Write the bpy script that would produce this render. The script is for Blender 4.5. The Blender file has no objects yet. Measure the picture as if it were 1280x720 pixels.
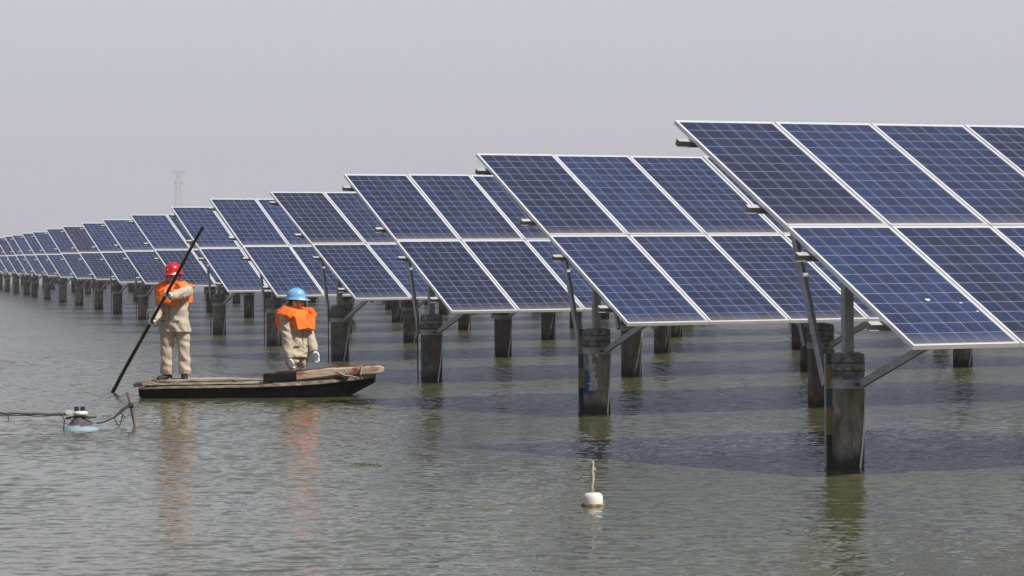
import bpy, bmesh, math, random
import numpy as np
from mathutils import Vector, Matrix, noise
random.seed(7)
R = math.radians
scene = bpy.context.scene
col = scene.collection

# ------------------------------------------------------------------ camera
S = 1.15
CAM_H = 1.7089 * S
F_PX, PITCH, ROLL, TH = 3703.1, -0.01067, -0.00709, 0.48293
rt = Vector((math.cos(TH), -math.sin(TH), 0)); fw0 = Vector((math.sin(TH), math.cos(TH), 0)); upw = Vector((0, 0, 1))
fw = fw0 * math.cos(PITCH) + upw * math.sin(PITCH)
up0 = -fw0 * math.sin(PITCH) + upw * math.cos(PITCH)
cr = rt * math.cos(ROLL) + up0 * math.sin(ROLL)
cu = -rt * math.sin(ROLL) + up0 * math.cos(ROLL)
cam_d = bpy.data.cameras.new('camera'); cam = bpy.data.objects.new('camera', cam_d); col.objects.link(cam)
cam.matrix_world = Matrix(((cr.x, cu.x, -fw.x, 0), (cr.y, cu.y, -fw.y, 0), (cr.z, cu.z, -fw.z, CAM_H), (0, 0, 0, 1)))
cam_d.sensor_width = 36; cam_d.lens = 36 * F_PX / 1280
cam_d.clip_start = 0.1; cam_d.clip_end = 9000
scene.camera = cam

def at(px, py, D):
    """world point seen at pixel (1280x720 frame) at depth D"""
    x = (px - 640) / F_PX; y = (360 - py) / F_PX
    return Vector((0, 0, CAM_H)) + (fw + cr * x + cu * y) * D
def on_water(px, py, z=0.0):
    d = at(px, py, 1) - Vector((0, 0, CAM_H))
    return Vector((0, 0, CAM_H)) + d * ((z - CAM_H) / d.z)

# ------------------------------------------------------------------ world, sun
sun_dir = Vector((0.40, -0.75, 1.0)).normalized()          # towards the sun
elev = math.asin(sun_dir.z); azim = math.atan2(sun_dir.x, sun_dir.y)
w = bpy.data.worlds.new('World'); scene.world = w; w.use_nodes = True
nt = w.node_tree; nt.nodes.clear()
sky = nt.nodes.new('ShaderNodeTexSky'); sky.sky_type = 'NISHITA'; sky.sun_disc = False
sky.sun_elevation = elev; sky.sun_rotation = azim; sky.dust_density = 4.0; sky.air_density = 1.6; sky.ozone_density = 1.0
mx = nt.nodes.new('ShaderNodeMix'); mx.data_type = 'RGBA'; mx.inputs[0].default_value = 0.80
mx.inputs[7].default_value = (6.35, 6.3, 7.05, 1)
bg = nt.nodes.new('ShaderNodeBackground'); bg.inputs[1].default_value = 0.10
ow = nt.nodes.new('ShaderNodeOutputWorld')
tcw = nt.nodes.new('ShaderNodeTexCoord'); spw = nt.nodes.new('ShaderNodeSeparateXYZ'); rw = nt.nodes.new('ShaderNodeValToRGB'); vm = nt.nodes.new('ShaderNodeVectorMath'); vm.operation = 'SCALE'
nt.links.new(tcw.outputs['Generated'], spw.inputs[0]); nt.links.new(spw.outputs[2], rw.inputs[0])
el = rw.color_ramp.elements; el[0].position = 0; el[0].color = (.92, .905, 1.02, 1); el[1].position = 1; el[1].color = (.16, .20, .31, 1)   # hazy white low down, greyer blue overhead
for p_, c_ in ((.115, (.945, .955, 1.11, 1)), (.155, (.72, .735, .85, 1)), (.21, (.43, .455, .57, 1)), (.36, (.29, .32, .44, 1))):
    e_ = el.new(p_); e_.color = c_
vm.inputs['Scale'].default_value = 7.35; nt.links.new(rw.outputs[0], vm.inputs[0]); nt.links.new(vm.outputs[0], mx.inputs[7])
nt.links.new(sky.outputs[0], mx.inputs[6]); nt.links.new(mx.outputs[2], bg.inputs[0]); nt.links.new(bg.outputs[0], ow.inputs[0])
sl = bpy.data.lights.new('sun', 'SUN'); sl.energy = 5.0; sl.angle = R(0.6); sl.color = (1.0, 0.95, 0.88)
so = bpy.data.objects.new('sun', sl); col.objects.link(so)
so.rotation_euler = sun_dir.to_track_quat('Z', 'Y').to_euler(); so.location = (0, 0, 60)
scene.view_settings.view_transform = 'Standard'; scene.view_settings.look = 'None'
scene.view_settings.gamma = 1; scene.view_settings.exposure = 0.0
scene.cycles.max_bounces = 6; scene.cycles.volume_bounces = 0; scene.cycles.transparent_max_bounces = 6

# ------------------------------------------------------------------ material helpers
class NT:
    def __init__(s, name, base=(.5, .5, .5), rough=.6, metal=0.0, spec=.5):
        s.m = bpy.data.materials.new(name); s.m.use_nodes = True; s.t = s.m.node_tree
        s.b = s.t.nodes['Principled BSDF']
        s.b.inputs['Base Color'].default_value = (*base, 1); s.b.inputs['Roughness'].default_value = rough
        s.b.inputs['Metallic'].default_value = metal; s.b.inputs['Specular IOR Level'].default_value = spec
        s._tc = None
    def n(s, k, **kw):
        o = s.t.nodes.new('ShaderNode' + k)
        for a, b in kw.items(): setattr(o, a, b)
        return o
    def l(s, a, b): s.t.links.new(a, b)
    def co(s, kind='Object'):
        if s._tc is None: s._tc = s.n('TexCoord')
        return s._tc.outputs[kind]
    def mapping(s, scale, kind='Object'):
        m = s.n('Mapping'); m.inputs['Scale'].default_value = scale; s.l(s.co(kind), m.inputs[0]); return m.outputs[0]
    def noise(s, scale=(1, 1, 1), sc=5, det=4, rough=.6, dist=0, kind='Object'):
        t = s.n('TexNoise'); t.inputs['Scale'].default_value = sc; t.inputs['Detail'].default_value = det
        t.inputs['Roughness'].default_value = rough; t.inputs['Distortion'].default_value = dist
        s.l(s.mapping(scale, kind), t.inputs['Vector']); return t.outputs[0]
    def ramp(s, src, stops):
        r = s.n('ValToRGB'); e = r.color_ramp.elements
        while len(e) < len(stops): e.new(.5)
        for i, (p, c) in enumerate(stops):
            e[i].position = p; e[i].color = (*c, 1) if len(c) == 3 else c
        s.l(src, r.inputs[0]); return r.outputs[0]
    def math(s, op, a, b=None, c=None):
        m = s.n('Math', operation=op)
        for i, v in enumerate((a, b, c)):
            if v is None: continue
            if isinstance(v, (int, float)): m.inputs[i].default_value = v
            else: s.l(v, m.inputs[i])
        return m.outputs[0]
    def mix(s, f, a, b):
        m = s.n('Mix', data_type='RGBA')
        for i, v in ((0, f), (6, a), (7, b)):
            if isinstance(v, (int, float)): m.inputs[i].default_value = v
            elif isinstance(v, tuple): m.inputs[i].default_value = (*v, 1) if len(v) == 3 else v
            else: s.l(v, m.inputs[i])
        return m.outputs[2]
    def color(s, src): s.l(src, s.b.inputs['Base Color'])
    def bump(s, h, strength=.3, dist=.01, target=None):
        b = s.n('Bump'); b.inputs['Strength'].default_value = strength; b.inputs['Distance'].default_value = dist
        s.l(h, b.inputs['Height']); s.l(b.outputs[0], s.b.inputs['Normal']); return b

def mottled(name, c0, c1, sc=8, rough=.7, scale=(1, 1, 1), bump=.2, bd=.004, metal=0, lo=.35, hi=.65, spec=.4):
    M = NT(name, rough=rough, metal=metal, spec=spec)
    nz = M.noise(scale, sc, 5, .65)
    M.color(M.ramp(nz, [(lo, c0), (hi, c1)]))
    if bump: M.bump(nz, bump, bd)
    return M.m

# ------------------------------------------------------------------ materials
def cell_material():
    M = NT('solar_cells', rough=.16, spec=.5)
    sep = M.n('SeparateXYZ'); M.l(M.co(), sep.inputs[0]); X, Y = sep.outputs[0], sep.outputs[1]
    W, L = PW_, PL_
    mx_, my_ = .026 * S, .030 * S
    px, py = (W - 2 * mx_) / 6, (L - 2 * my_) / 12
    u = M.math('DIVIDE', M.math('SUBTRACT', X, mx_), px); v = M.math('DIVIDE', M.math('SUBTRACT', Y, my_), py)
    fu, fv = M.math('FRACT', u), M.math('FRACT', v)
    # gap lines between cells
    gu = M.math('GREATER_THAN', M.math('ABSOLUTE', M.math('SUBTRACT', fu, .5)), .5 - .0017 / px)
    gv = M.math('GREATER_THAN', M.math('ABSOLUTE', M.math('SUBTRACT', fv, .5)), .5 - .0020 / py)
    # three busbars along the length of each cell
    f3 = M.math('FRACT', M.math('MULTIPLY', fu, 3))
    bus = M.math('LESS_THAN', M.math('ABSOLUTE', M.math('SUBTRACT', f3, .5)), .0011 * 3 / px)
    # border outside the cells
    bo = M.math('MAXIMUM', M.math('MAXIMUM', M.math('LESS_THAN', u, 0), M.math('GREATER_THAN', u, 6)),
                M.math('MAXIMUM', M.math('LESS_THAN', v, 0), M.math('GREATER_THAN', v, 12)))
    # per cell tone
    oi = M.n('ObjectInfo')
    cx = M.n('CombineXYZ'); M.l(M.math('FLOOR', u), cx.inputs[0]); M.l(M.math('FLOOR', v), cx.inputs[1]); M.l(M.math('MULTIPLY', oi.outputs['Random'], 37), cx.inputs[2])
    wn = M.n('TexWhiteNoise'); M.l(cx.outputs[0], wn.inputs['Vector'])
    vo = M.n('TexVoronoi'); vo.inputs['Scale'].default_value = 34; M.l(M.mapping((1, .8, 1)), vo.inputs['Vector'])
    sv = M.n('SeparateColor'); M.l(vo.outputs['Color'], sv.inputs[0])
    tone = M.math('ADD', M.math('MULTIPLY', wn.outputs['Value'], .55), M.math('MULTIPLY', sv.outputs[0], .45))
    tone2 = M.math('ADD', M.math('MULTIPLY', tone, .58), M.math('MULTIPLY', oi.outputs['Random'], .42))
    cellc = M.ramp(tone2, [(.15, (.005, .008, .032)), (.45, (.009, .016, .056)), (.85, (.015, .034, .105))])
    c = M.mix(M.math('MULTIPLY', bus, .36), cellc, (.26, .28, .36))
    c = M.mix(M.math('MULTIPLY', M.math('MAXIMUM', gu, gv), .92), c, (.50, .52, .60))
    c = M.mix(bo, c, (.62, .63, .66))
    # dust: thin film, thicker where it gathers at the lower rim
    dn = M.noise((1, .35, 1), 6, 6, .7)
    dust = M.math('MULTIPLY', M.math('SUBTRACT', dn, .30), .19)
    edge = M.n('MapRange'); edge.inputs[1].default_value = .02; edge.inputs[2].default_value = .22
    edge.inputs[3].default_value = .34; edge.inputs[4].default_value = 0; M.l(M.math('ADD', Y, M.math('MULTIPLY', M.math('SUBTRACT', dn, .5), .15)), edge.inputs[0])
    dd = M.math('MAXIMUM', M.math('ADD', dust, edge.outputs[0]), 0)
    c = M.mix(dd, c, (.30, .27, .24))
    M.color(c)
    M.l(M.math('ADD', M.math('MULTIPLY', dn, .15), .12), M.b.inputs['Roughness'])
    return M.m
PW_, PL_ = 0.992 * S, 1.956 * S
MAT = {}
MAT['cells'] = cell_material()
MAT['alu'] = mottled('frame_aluminium', (.78, .78, .79), (.88, .88, .89), 3, .48, bump=0, spec=.5, metal=.35)
MAT['back'] = mottled('backsheet', (.55, .56, .58), (.62, .62, .64), 3, .6, bump=0)
def steel():
    M = NT('galvanised_steel', rough=.45, metal=.25)
    vo = M.n('TexVoronoi'); vo.inputs['Scale'].default_value = 40; M.l(M.co(), vo.inputs['Vector'])
    sv = M.n('SeparateColor'); M.l(vo.outputs['Color'], sv.inputs[0])
    nz = M.noise((1, 1, 1), 7, 5, .7)
    c = M.mix(sv.outputs[0], (.30, .32, .345), (.40, .42, .45))
    M.color(M.mix(M.ramp(nz, [(.45, (0, 0, 0)), (.75, (.5, .5, .5))]), c, (.16, .14, .13)))
    return M.m
MAT['steel'] = steel()
MAT['sunlit_steel'] = mottled('sunlit_purlin_steel', (.40, .40, .40), (.52, .52, .52), 5, .5, bump=0, metal=.1)  # brighter copy of the steel, sunlight on the purlin tops put into its colour
def concrete():
    M = NT('pile_concrete', rough=.88, spec=.25)
    g = M.n('NewGeometry'); sp = M.n('SeparateXYZ'); M.l(g.outputs['Position'], sp.inputs[0]); z = sp.outputs[2]
    oi = M.n('ObjectInfo')
    ad = M.n('VectorMath', operation='ADD'); M.l(M.co(), ad.inputs[0])
    cb = M.n('CombineXYZ'); M.l(M.math('MULTIPLY', oi.outputs['Random'], 50), cb.inputs[0]); M.l(cb.outputs[0], ad.inputs[1])
    def nz(sc, scale, det=6):
        mp = M.n('Mapping'); mp.inputs['Scale'].default_value = scale; M.l(ad.outputs[0], mp.inputs[0])
        t = M.n('TexNoise'); t.inputs['Scale'].default_value = sc; t.inputs['Detail'].default_value = det; t.inputs['Roughness'].default_value = .68
        M.l(mp.outputs[0], t.inputs['Vector']); return t.outputs[0]
    n1 = nz(5, (1, 1, .6)); n2 = nz(16, (1, 1, .15)); n3 = nz(28, (1, 1, 1))
    c = M.ramp(n1, [(.34, (.13, .106, .08)), (.5, (.27, .23, .185)), (.64, (.46, .41, .34))])
    c = M.mix(M.ramp(n2, [(.5, (0, 0, 0)), (.72, (.6, .6, .6))]), c, (.075, .065, .055))
    c = M.mix(M.ramp(n3, [(.60, (0, 0, 0)), (.70, (.45, .45, .45))]), c, (.36, .33, .29))
    tint = M.mix(M.math('MULTIPLY', oi.outputs['Random'], .70), c, (.085, .08, .07))
    wet = M.n('MapRange'); wet.inputs[1].default_value = .05; wet.inputs[2].default_value = .19; wet.inputs[3].default_value = .85; wet.inputs[4].default_value = 0
    M.l(M.math('ADD', z, M.math('MULTIPLY', M.math('SUBTRACT', n1, .5), .12)), wet.inputs[0])
    M.color(M.mix(wet.outputs[0], tint, (.022, .022, .015)))
    M.bump(M.math('ADD', n1, M.math('MULTIPLY', n3, .5)), .5, .01)
    return M.m
MAT['concrete'] = concrete()
MAT['band'] = mottled('pile_top_band', (.10, .10, .10), (.30, .29, .28), 14, .6, bump=.3, lo=.40, hi=.62)
MAT['bandline'] = mottled('hoop_wire', (.05, .05, .05), (.12, .11, .10), 14, .6, bump=0)
MAT['bolt'] = mottled('bolt_dark', (.03, .03, .035), (.07, .07, .08), 30, .5, bump=0)
MAT['cord'] = mottled('pale_cord', (.78, .76, .72), (.86, .84, .80), 20, .8, bump=0)
MAT['bluepaint'] = mottled('blue_paint', (.018, .065, .16), (.04, .12, .26), 18, .7, bump=0)
MAT['whitepaint'] = mottled('white_paint_smear', (.38, .38, .38), (.62, .62, .60), 18, .8, bump=.2)
MAT['cream'] = mottled('droppings', (.6, .6, .58), (.75, .75, .72), 30, .8, bump=0)
def gauge():
    M = NT('gauge_paint', rough=.6)
    g = M.n('NewGeometry'); sp = M.n('SeparateXYZ'); M.l(g.outputs['Position'], sp.inputs[0])
    c = M.ramp(M.math('DIVIDE', sp.outputs[2], 1.1), [(0, (.03, .03, .025)), (.17, (.012, .012, .014)), (.27, (.27, .20, .04)), (.50, (.02, .09, .11)), (.66, (.27, .20, .045)), (.86, (.02, .10, .09))])
    for nd in M.t.nodes:
        if nd.type == 'VALTORGB': nd.color_ramp.interpolation = 'CONSTANT'
    nz = M.noise((1, 1, 1), 22, 5, .7)
    M.color(M.mix(M.ramp(nz, [(.55, (0, 0, 0)), (.7, (.7, .7, .7))]), c, (.07, .065, .05)))
    return M.m
MAT['gauge'] = gauge()

def water_material():
    M = NT('water', rough=.06, spec=.5)
    M.b.inputs['IOR'].default_value = 1.333
    big = M.noise((1, 1, 1), .05, 3, .5)
    med = M.noise((1, 1, 1), .35, 3, .5)
    c = M.ramp(big, [(.35, (.070, .071, .030)), (.65, (.090, .089, .040))])
    M.color(c)
    def slopes(sc, det, k, dist=.3):
        mp = M.n('Mapping'); mp.inputs['Scale'].default_value = (1, 1, 1); M.l(M.co(), mp.inputs[0])
        t = M.n('TexNoise'); t.inputs['Scale'].default_value = sc; t.inputs['Detail'].default_value = det; t.inputs['Roughness'].default_value = .6; t.inputs['Distortion'].default_value = dist
        M.l(mp.outputs[0], t.inputs['Vector'])
        sb = M.n('VectorMath', operation='SUBTRACT'); M.l(t.outputs['Color'], sb.inputs[0]); sb.inputs[1].default_value = (.5, .5, .5)
        ml = M.n('VectorMath', operation='MULTIPLY'); M.l(sb.outputs[0], ml.inputs[0]); ml.inputs[1].default_value = (k, k, 0); return ml.outputs[0]
    def vadd(a, b):
        v = M.n('VectorMath', operation='ADD'); M.l(a, v.inputs[0])
        if isinstance(b, tuple): v.inputs[1].default_value = b
        else: M.l(b, v.inputs[1])
        return v.outputs[0]
    fl_ = M.n('Attribute'); fl_.attribute_name = 'flatness'
    def scaled(v, f):
        o = M.n('VectorMath', operation='SCALE'); M.l(v, o.inputs[0])
        if isinstance(f, float): o.inputs['Scale'].default_value = f
        else: M.l(f, o.inputs['Scale'])
        return o.outputs[0]
    far_ = scaled(vadd(slopes(6, 2, .80), slopes(14, 2, .50)), fl_.outputs['Fac'])     # sheet beyond the modelled ripples
    sl_ = vadd(far_, slopes(20, 1, .07))                                              # finest ripples everywhere
    ge = M.n('NewGeometry'); M.l(M.math('ADD', .02, M.math('MULTIPLY', fl_.outputs['Fac'], .15)), M.b.inputs['Roughness'])
    nv = M.n('VectorMath', operation='NORMALIZE'); M.l(vadd(sl_, ge.outputs['Normal']), nv.inputs[0]); M.l(nv.outputs[0], M.b.inputs['Normal'])
    return M.m
MAT['water'] = water_material()

def wood(name, c0, c1, c2, scale=(1, 14, 14), rough=.85):
    M = NT(name, rough=rough, spec=.06 if c1[0] < .02 else .2)
    n1 = M.noise(scale, 3, 7, .7); n2 = M.noise((1, 1, 1), 5, 4, .6)
    c = M.ramp(n1, [(.3, c0), (.52, c1), (.72, c2)])
    M.color(M.mix(M.ramp(n2, [(.5, (0, 0, 0)), (.7, (.6, .6, .6))]), c, c0)); M.bump(n1, .5, .01)
    return M.m
MAT['deck'] = wood('weathered_deck', (.09, .07, .05), (.38, .32, .25), (.64, .57, .48), (2.5, 14, 14))
MAT['oldrim'] = wood('worn_gunwale', (.07, .055, .04), (.26, .21, .16), (.56, .49, .40), (3, 9, 9))
MAT['rim'] = wood('pale_rim', (.20, .16, .11), (.50, .43, .34), (.66, .60, .49))
MAT['hull'] = wood('tarred_hull', (.002, .002, .002), (.004, .004, .004), (.012, .010, .009))
MAT['blackwood'] = wood('black_timber', (.006, .005, .005), (.014, .012, .011), (.04, .03, .028))
MAT['darkwood'] = wood('dark_board', (.03, .02, .016), (.08, .05, .04), (.20, .13, .10))
def redwood():
    M = NT('red_stained_timber', rough=.85, spec=.2)
    n1 = M.noise((1, 12, 12), 3, 6, .7); n2 = M.noise((1, 1, 1), 5.5, 3, .6)
    c = M.ramp(n1, [(.3, (.20, .13, .09)), (.5, (.46, .35, .26)), (.7, (.60, .50, .38))])
    M.color(M.mix(M.ramp(n2, [(.52, (0, 0, 0)), (.60, (.85, .85, .85))]), c, (.26, .05, .04))); M.bump(n1, .4, .01)
    return M.m
MAT['redwood'] = redwood()
MAT['blackpole'] = mottled('black_pole', (.006, .006, .006), (.022, .021, .018), 6, .5, bump=.2)
MAT['rope'] = mottled('rope', (.20, .17, .13), (.42, .38, .31), 60, .9, bump=.5, bd=.003)
MAT['darkrope'] = mottled('dark_rope', (.015, .015, .016), (.05, .05, .05), 60, .9, bump=.5, bd=.003)
MAT['bark'] = mottled('bare_stick', (.10, .065, .045), (.33, .25, .19), 9, .85, scale=(1, 1, .3), bump=.5, bd=.01)
MAT['palestick'] = mottled('pale_stick', (.32, .26, .21), (.60, .53, .46), 14, .85, scale=(1, 1, .3), bump=.5, bd=.006)
MAT['foam'] = mottled('white_float_plastic', (.62, .60, .55), (.78, .77, .74), 7, .5, bump=.1)
MAT['algae'] = mottled('rusty_rim', (.10, .06, .025), (.30, .20, .10), 20, .8, bump=.2)
MAT['bluefloat'] = mottled('blue_float', (.22, .38, .50), (.38, .52, .62), 9, .6, bump=.1)
def float_mat():
    M = NT('muddy_blue_float', rough=.75, spec=.3)
    sp_ = M.n('SeparateXYZ'); M.l(M.co(), sp_.inputs[0]); n1 = M.noise((1, 1, 1), 9, 5, .7); n2 = M.noise((1, 1, 1), 25, 4, .6)
    lv = M.math('ADD', sp_.outputs[2], M.math('MULTIPLY', M.math('SUBTRACT', n1, .5), .09))
    mud = M.ramp(n2, [(.35, (.05, .042, .042)), (.65, (.14, .12, .12))])
    M.color(M.mix(M.ramp(lv, [(.045, (0, 0, 0)), (.065, (1, 1, 1))]), (.27, .355, .42), mud)); M.bump(n2, .4, .01); return M.m
MAT['mudfloat'] = float_mat()
MAT['pump'] = mottled('pump_white', (.55, .54, .46), (.72, .71, .63), 15, .5, bump=0)
MAT['pipe'] = mottled('grey_pipe', (.07, .065, .06), (.20, .18, .16), 5, .7, bump=.1)
MAT['skin'] = mottled('skin', (.50, .28, .19), (.56, .33, .23), 12, .55, bump=0)
def cloth(name, c0, c1, sc=9, wr=.5, rough=.9):
    M = NT(name, rough=rough, spec=.2)
    n1 = M.noise((1, 1, 1), 4, 4, .6); n2 = M.noise((1, 1, .55), sc, 4, .6, 1.2)
    M.color(M.ramp(n1, [(.3, c0), (.7, c1)])); M.bump(n2, wr, .035)
    return M.m
MAT['khaki'] = cloth('khaki_workwear', (.46, .39, .30), (.52, .445, .35), 6, .9)
MAT['seam'] = cloth('khaki_seam', (.20, .16, .115), (.25, .20, .14), 8, .3)
MAT['orange'] = cloth('orange_vest_nylon', (1.0, .175, .02), (1.0, .23, .035), 10, .45, .55)
MAT['redorange'] = cloth('vest_lining', (.72, .05, .01), (.85, .07, .012), 10, .45, .6)
MAT['glove'] = cloth('white_cotton_glove', (.70, .70, .72), (.80, .80, .82), 14, .3)
MAT['shoe'] = mottled('black_shoe', (.010, .010, .010), (.025, .022, .020), 12, .6, bump=0)
MAT['sole'] = mottled('brown_sole', (.05, .035, .025), (.09, .06, .04), 12, .8, bump=0)
MAT['redhelmet'] = mottled('red_helmet_shell', (.50, .008, .010), (.58, .012, .014), 4, .28, bump=0, spec=.5)
MAT['bluehelmet'] = mottled('blue_helmet_shell', (.17, .42, .72), (.21, .48, .78), 4, .32, bump=0, spec=.5)
MAT['emblem'] = mottled('white_emblem', (.72, .72, .72), (.78, .78, .78), 4, .5, bump=0)
MAT['hair'] = mottled('black_hair', (.008, .007, .006), (.018, .015, .013), 40, .7, bump=.3)
MAT['dark'] = mottled('dark_rubber', (.012, .012, .012), (.03, .03, .03), 9, .6, bump=0)
MAT['weed'] = mottled('duckweed', (.07, .085, .035), (.11, .125, .055), 40, .8, bump=.3)
MAT['straw'] = mottled('dry_straw', (.28, .25, .13), (.42, .38, .22), 40, .8, bump=0)
MAT['tower'] = mottled('tower_steel', (.40, .41, .43), (.46, .47, .49), 1, .6, bump=0)

# ------------------------------------------------------------------ mesh helpers
def link(name, bm, mats, parent=None, smooth=False, loc=None):
    me = bpy.data.meshes.new(name); bmesh.ops.recalc_face_normals(bm, faces=bm.faces[:]); bm.to_mesh(me); bm.free()
    for m in (mats if isinstance(mats, (list, tuple)) else [mats]): me.materials.append(MAT[m] if isinstance(m, str) else m)
    if smooth:
        for p in me.polygons: p.use_smooth = True
    o = bpy.data.objects.new(name, me); col.objects.link(o)
    if parent: o.parent = parent
    if loc is not None: o.location = loc
    return o
def tag(o, label, cat, group=None, kind=None):
    if label: o['label'] = label
    if cat: o['category'] = cat
    if group: o['group'] = group
    if kind: o['kind'] = kind
    return o
def empty(name, loc, rz=0):
    o = bpy.data.objects.new(name, None); col.objects.link(o); o.location = loc; o.rotation_euler = (0, 0, rz); o.empty_display_size = .2
    return o
def box(bm, lo, hi, mi=0, mat=None):
    vs = [bm.verts.new((x, y, z)) for x in (lo[0], hi[0]) for y in (lo[1], hi[1]) for z in (lo[2], hi[2])]
    if mat is not None:
        for v in vs: v.co = mat @ v.co
    for f in ((0, 1, 3, 2), (4, 6, 7, 5), (0, 4, 5, 1), (2, 3, 7, 6), (0, 2, 6, 4), (1, 5, 7, 3)):
        fc = bm.faces.new([vs[i] for i in f]); fc.material_index = mi
    return vs
def frame_at(d, ref=Vector((0, 0, 1))):
    d = d.normalized()
    if abs(d.dot(ref)) > .97: ref = Vector((1, 0, 0)) if abs(d.x) < .9 else Vector((0, 1, 0))
    s = d.cross(ref).normalized(); t = s.cross(d).normalized()
    return s, t
def tube(bm, pts, rad, seg=8, mi=0, sx=1.0, ref=Vector((0, 0, 1)), cap='flat'):
    """swept ring along pts; rad float or list; sx widens across"""
    pts = [Vector(p) for p in pts]; n = len(pts)
    if not isinstance(rad, (list, tuple)): rad = [rad] * n
    rings = []
    P = list(pts); RR = list(rad)
    if cap == 'round':
        d0 = (pts[0] - pts[1]).normalized(); d1 = (pts[-1] - pts[-2]).normalized()
        pre = [(pts[0] + d0 * rad[0] * math.sin(a), max(rad[0] * math.cos(a), rad[0] * .12)) for a in (R(85), R(60), R(30))]
        post = [(pts[-1] + d1 * rad[-1] * math.sin(a), max(rad[-1] * math.cos(a), rad[-1] * .12)) for a in (R(30), R(60), R(85))]
        P = [a for a, _ in pre] + P + [a for a, _ in post]; RR = [b for _, b in pre] + RR + [b for _, b in post]
    n = len(P)
    for i, p in enumerate(P):
        d = (P[min(i + 1, n - 1)] - P[max(i - 1, 0)])
        s, t = frame_at(d, ref)
        rings.append([bm.verts.new(p + s * math.cos(2 * math.pi * k / seg) * RR[i] * sx + t * math.sin(2 * math.pi * k / seg) * RR[i]) for k in range(seg)])
    for a, b in zip(rings, rings[1:]):
        for k in range(seg):
            f = bm.faces.new((a[k], a[(k + 1) % seg], b[(k + 1) % seg], b[k])); f.material_index = mi
    for r in (rings[0], rings[-1]):
        f = bm.faces.new(r); f.material_index = mi
def bar(bm, a, b, w, h, mi=0, ref=Vector((1, 0, 0))):
    """rectangular bar from a to b, w across ref-ish, h the other way"""
    a, b = Vector(a), Vector(b); d = (b - a).normalized()
    t = d.cross(ref).normalized(); s = t.cross(d).normalized()
    vs = []
    for p in (a, b):
        for (i, j) in ((-1, -1), (1, -1), (1, 1), (-1, 1)):
            vs.append(bm.verts.new(p + s * i * w / 2 + t * j * h / 2))
    for f in ((0, 1, 2, 3), (7, 6, 5, 4), (0, 4, 5, 1), (1, 5, 6, 2), (2, 6, 7, 3), (3, 7, 4, 0)):
        bm.faces.new([vs[i] for i in f]).material_index = mi
def lathe(bm, prof, seg=28, mi=None, c=(0, 0), rn=0.0):
    rings = []
    for i, (r, z) in enumerate(prof):
        rings.append([bm.verts.new((c[0] + (r * (1 + rn * noise.noise(Vector((math.cos(a) * 2, math.sin(a) * 2, z * 3))))) * math.cos(a), c[1] + r * math.sin(a), z)) for a in [2 * math.pi * k / seg for k in range(seg)]])
    for i, (a, b) in enumerate(zip(rings, rings[1:])):
        for k in range(seg):
            f = bm.faces.new((a[k], a[(k + 1) % seg], b[(k + 1) % seg], b[k])); f.smooth = True
            if mi: f.material_index = mi[i]
    for r, m in ((rings[0], 0), (rings[-1], -1)):
        f = bm.faces.new(r)
        if mi: f.material_index = mi[m]
def channel(bm, a, b, w, h, t=.006, mi=0, up=Vector((0, 0, 1)), flip=1):
    """C section steel from a to b: web w/ two flanges"""
    a, b = Vector(a), Vector(b); d = (b - a).normalized(); s = d.cross(up).normalized(); u = s.cross(d).normalized()
    L = (b - a).length
    M = Matrix((( s.x, d.x, u.x, a.x), (s.y, d.y, u.y, a.y), (s.z, d.z, u.z, a.z), (0, 0, 0, 1)))
    x0, x1 = -w / 2, w / 2
    if flip > 0: box(bm, (x0, 0, -h / 2 + t), (x0 + t, L, h / 2 - t), mi, M)
    else: box(bm, (x1 - t, 0, -h / 2 + t), (x1, L, h / 2 - t), mi, M)
    box(bm, (x0, 0, h / 2 - t), (x1, L, h / 2), mi, M); box(bm, (x0, 0, -h / 2), (x1, L, -h / 2 + t), mi, M)

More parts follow.
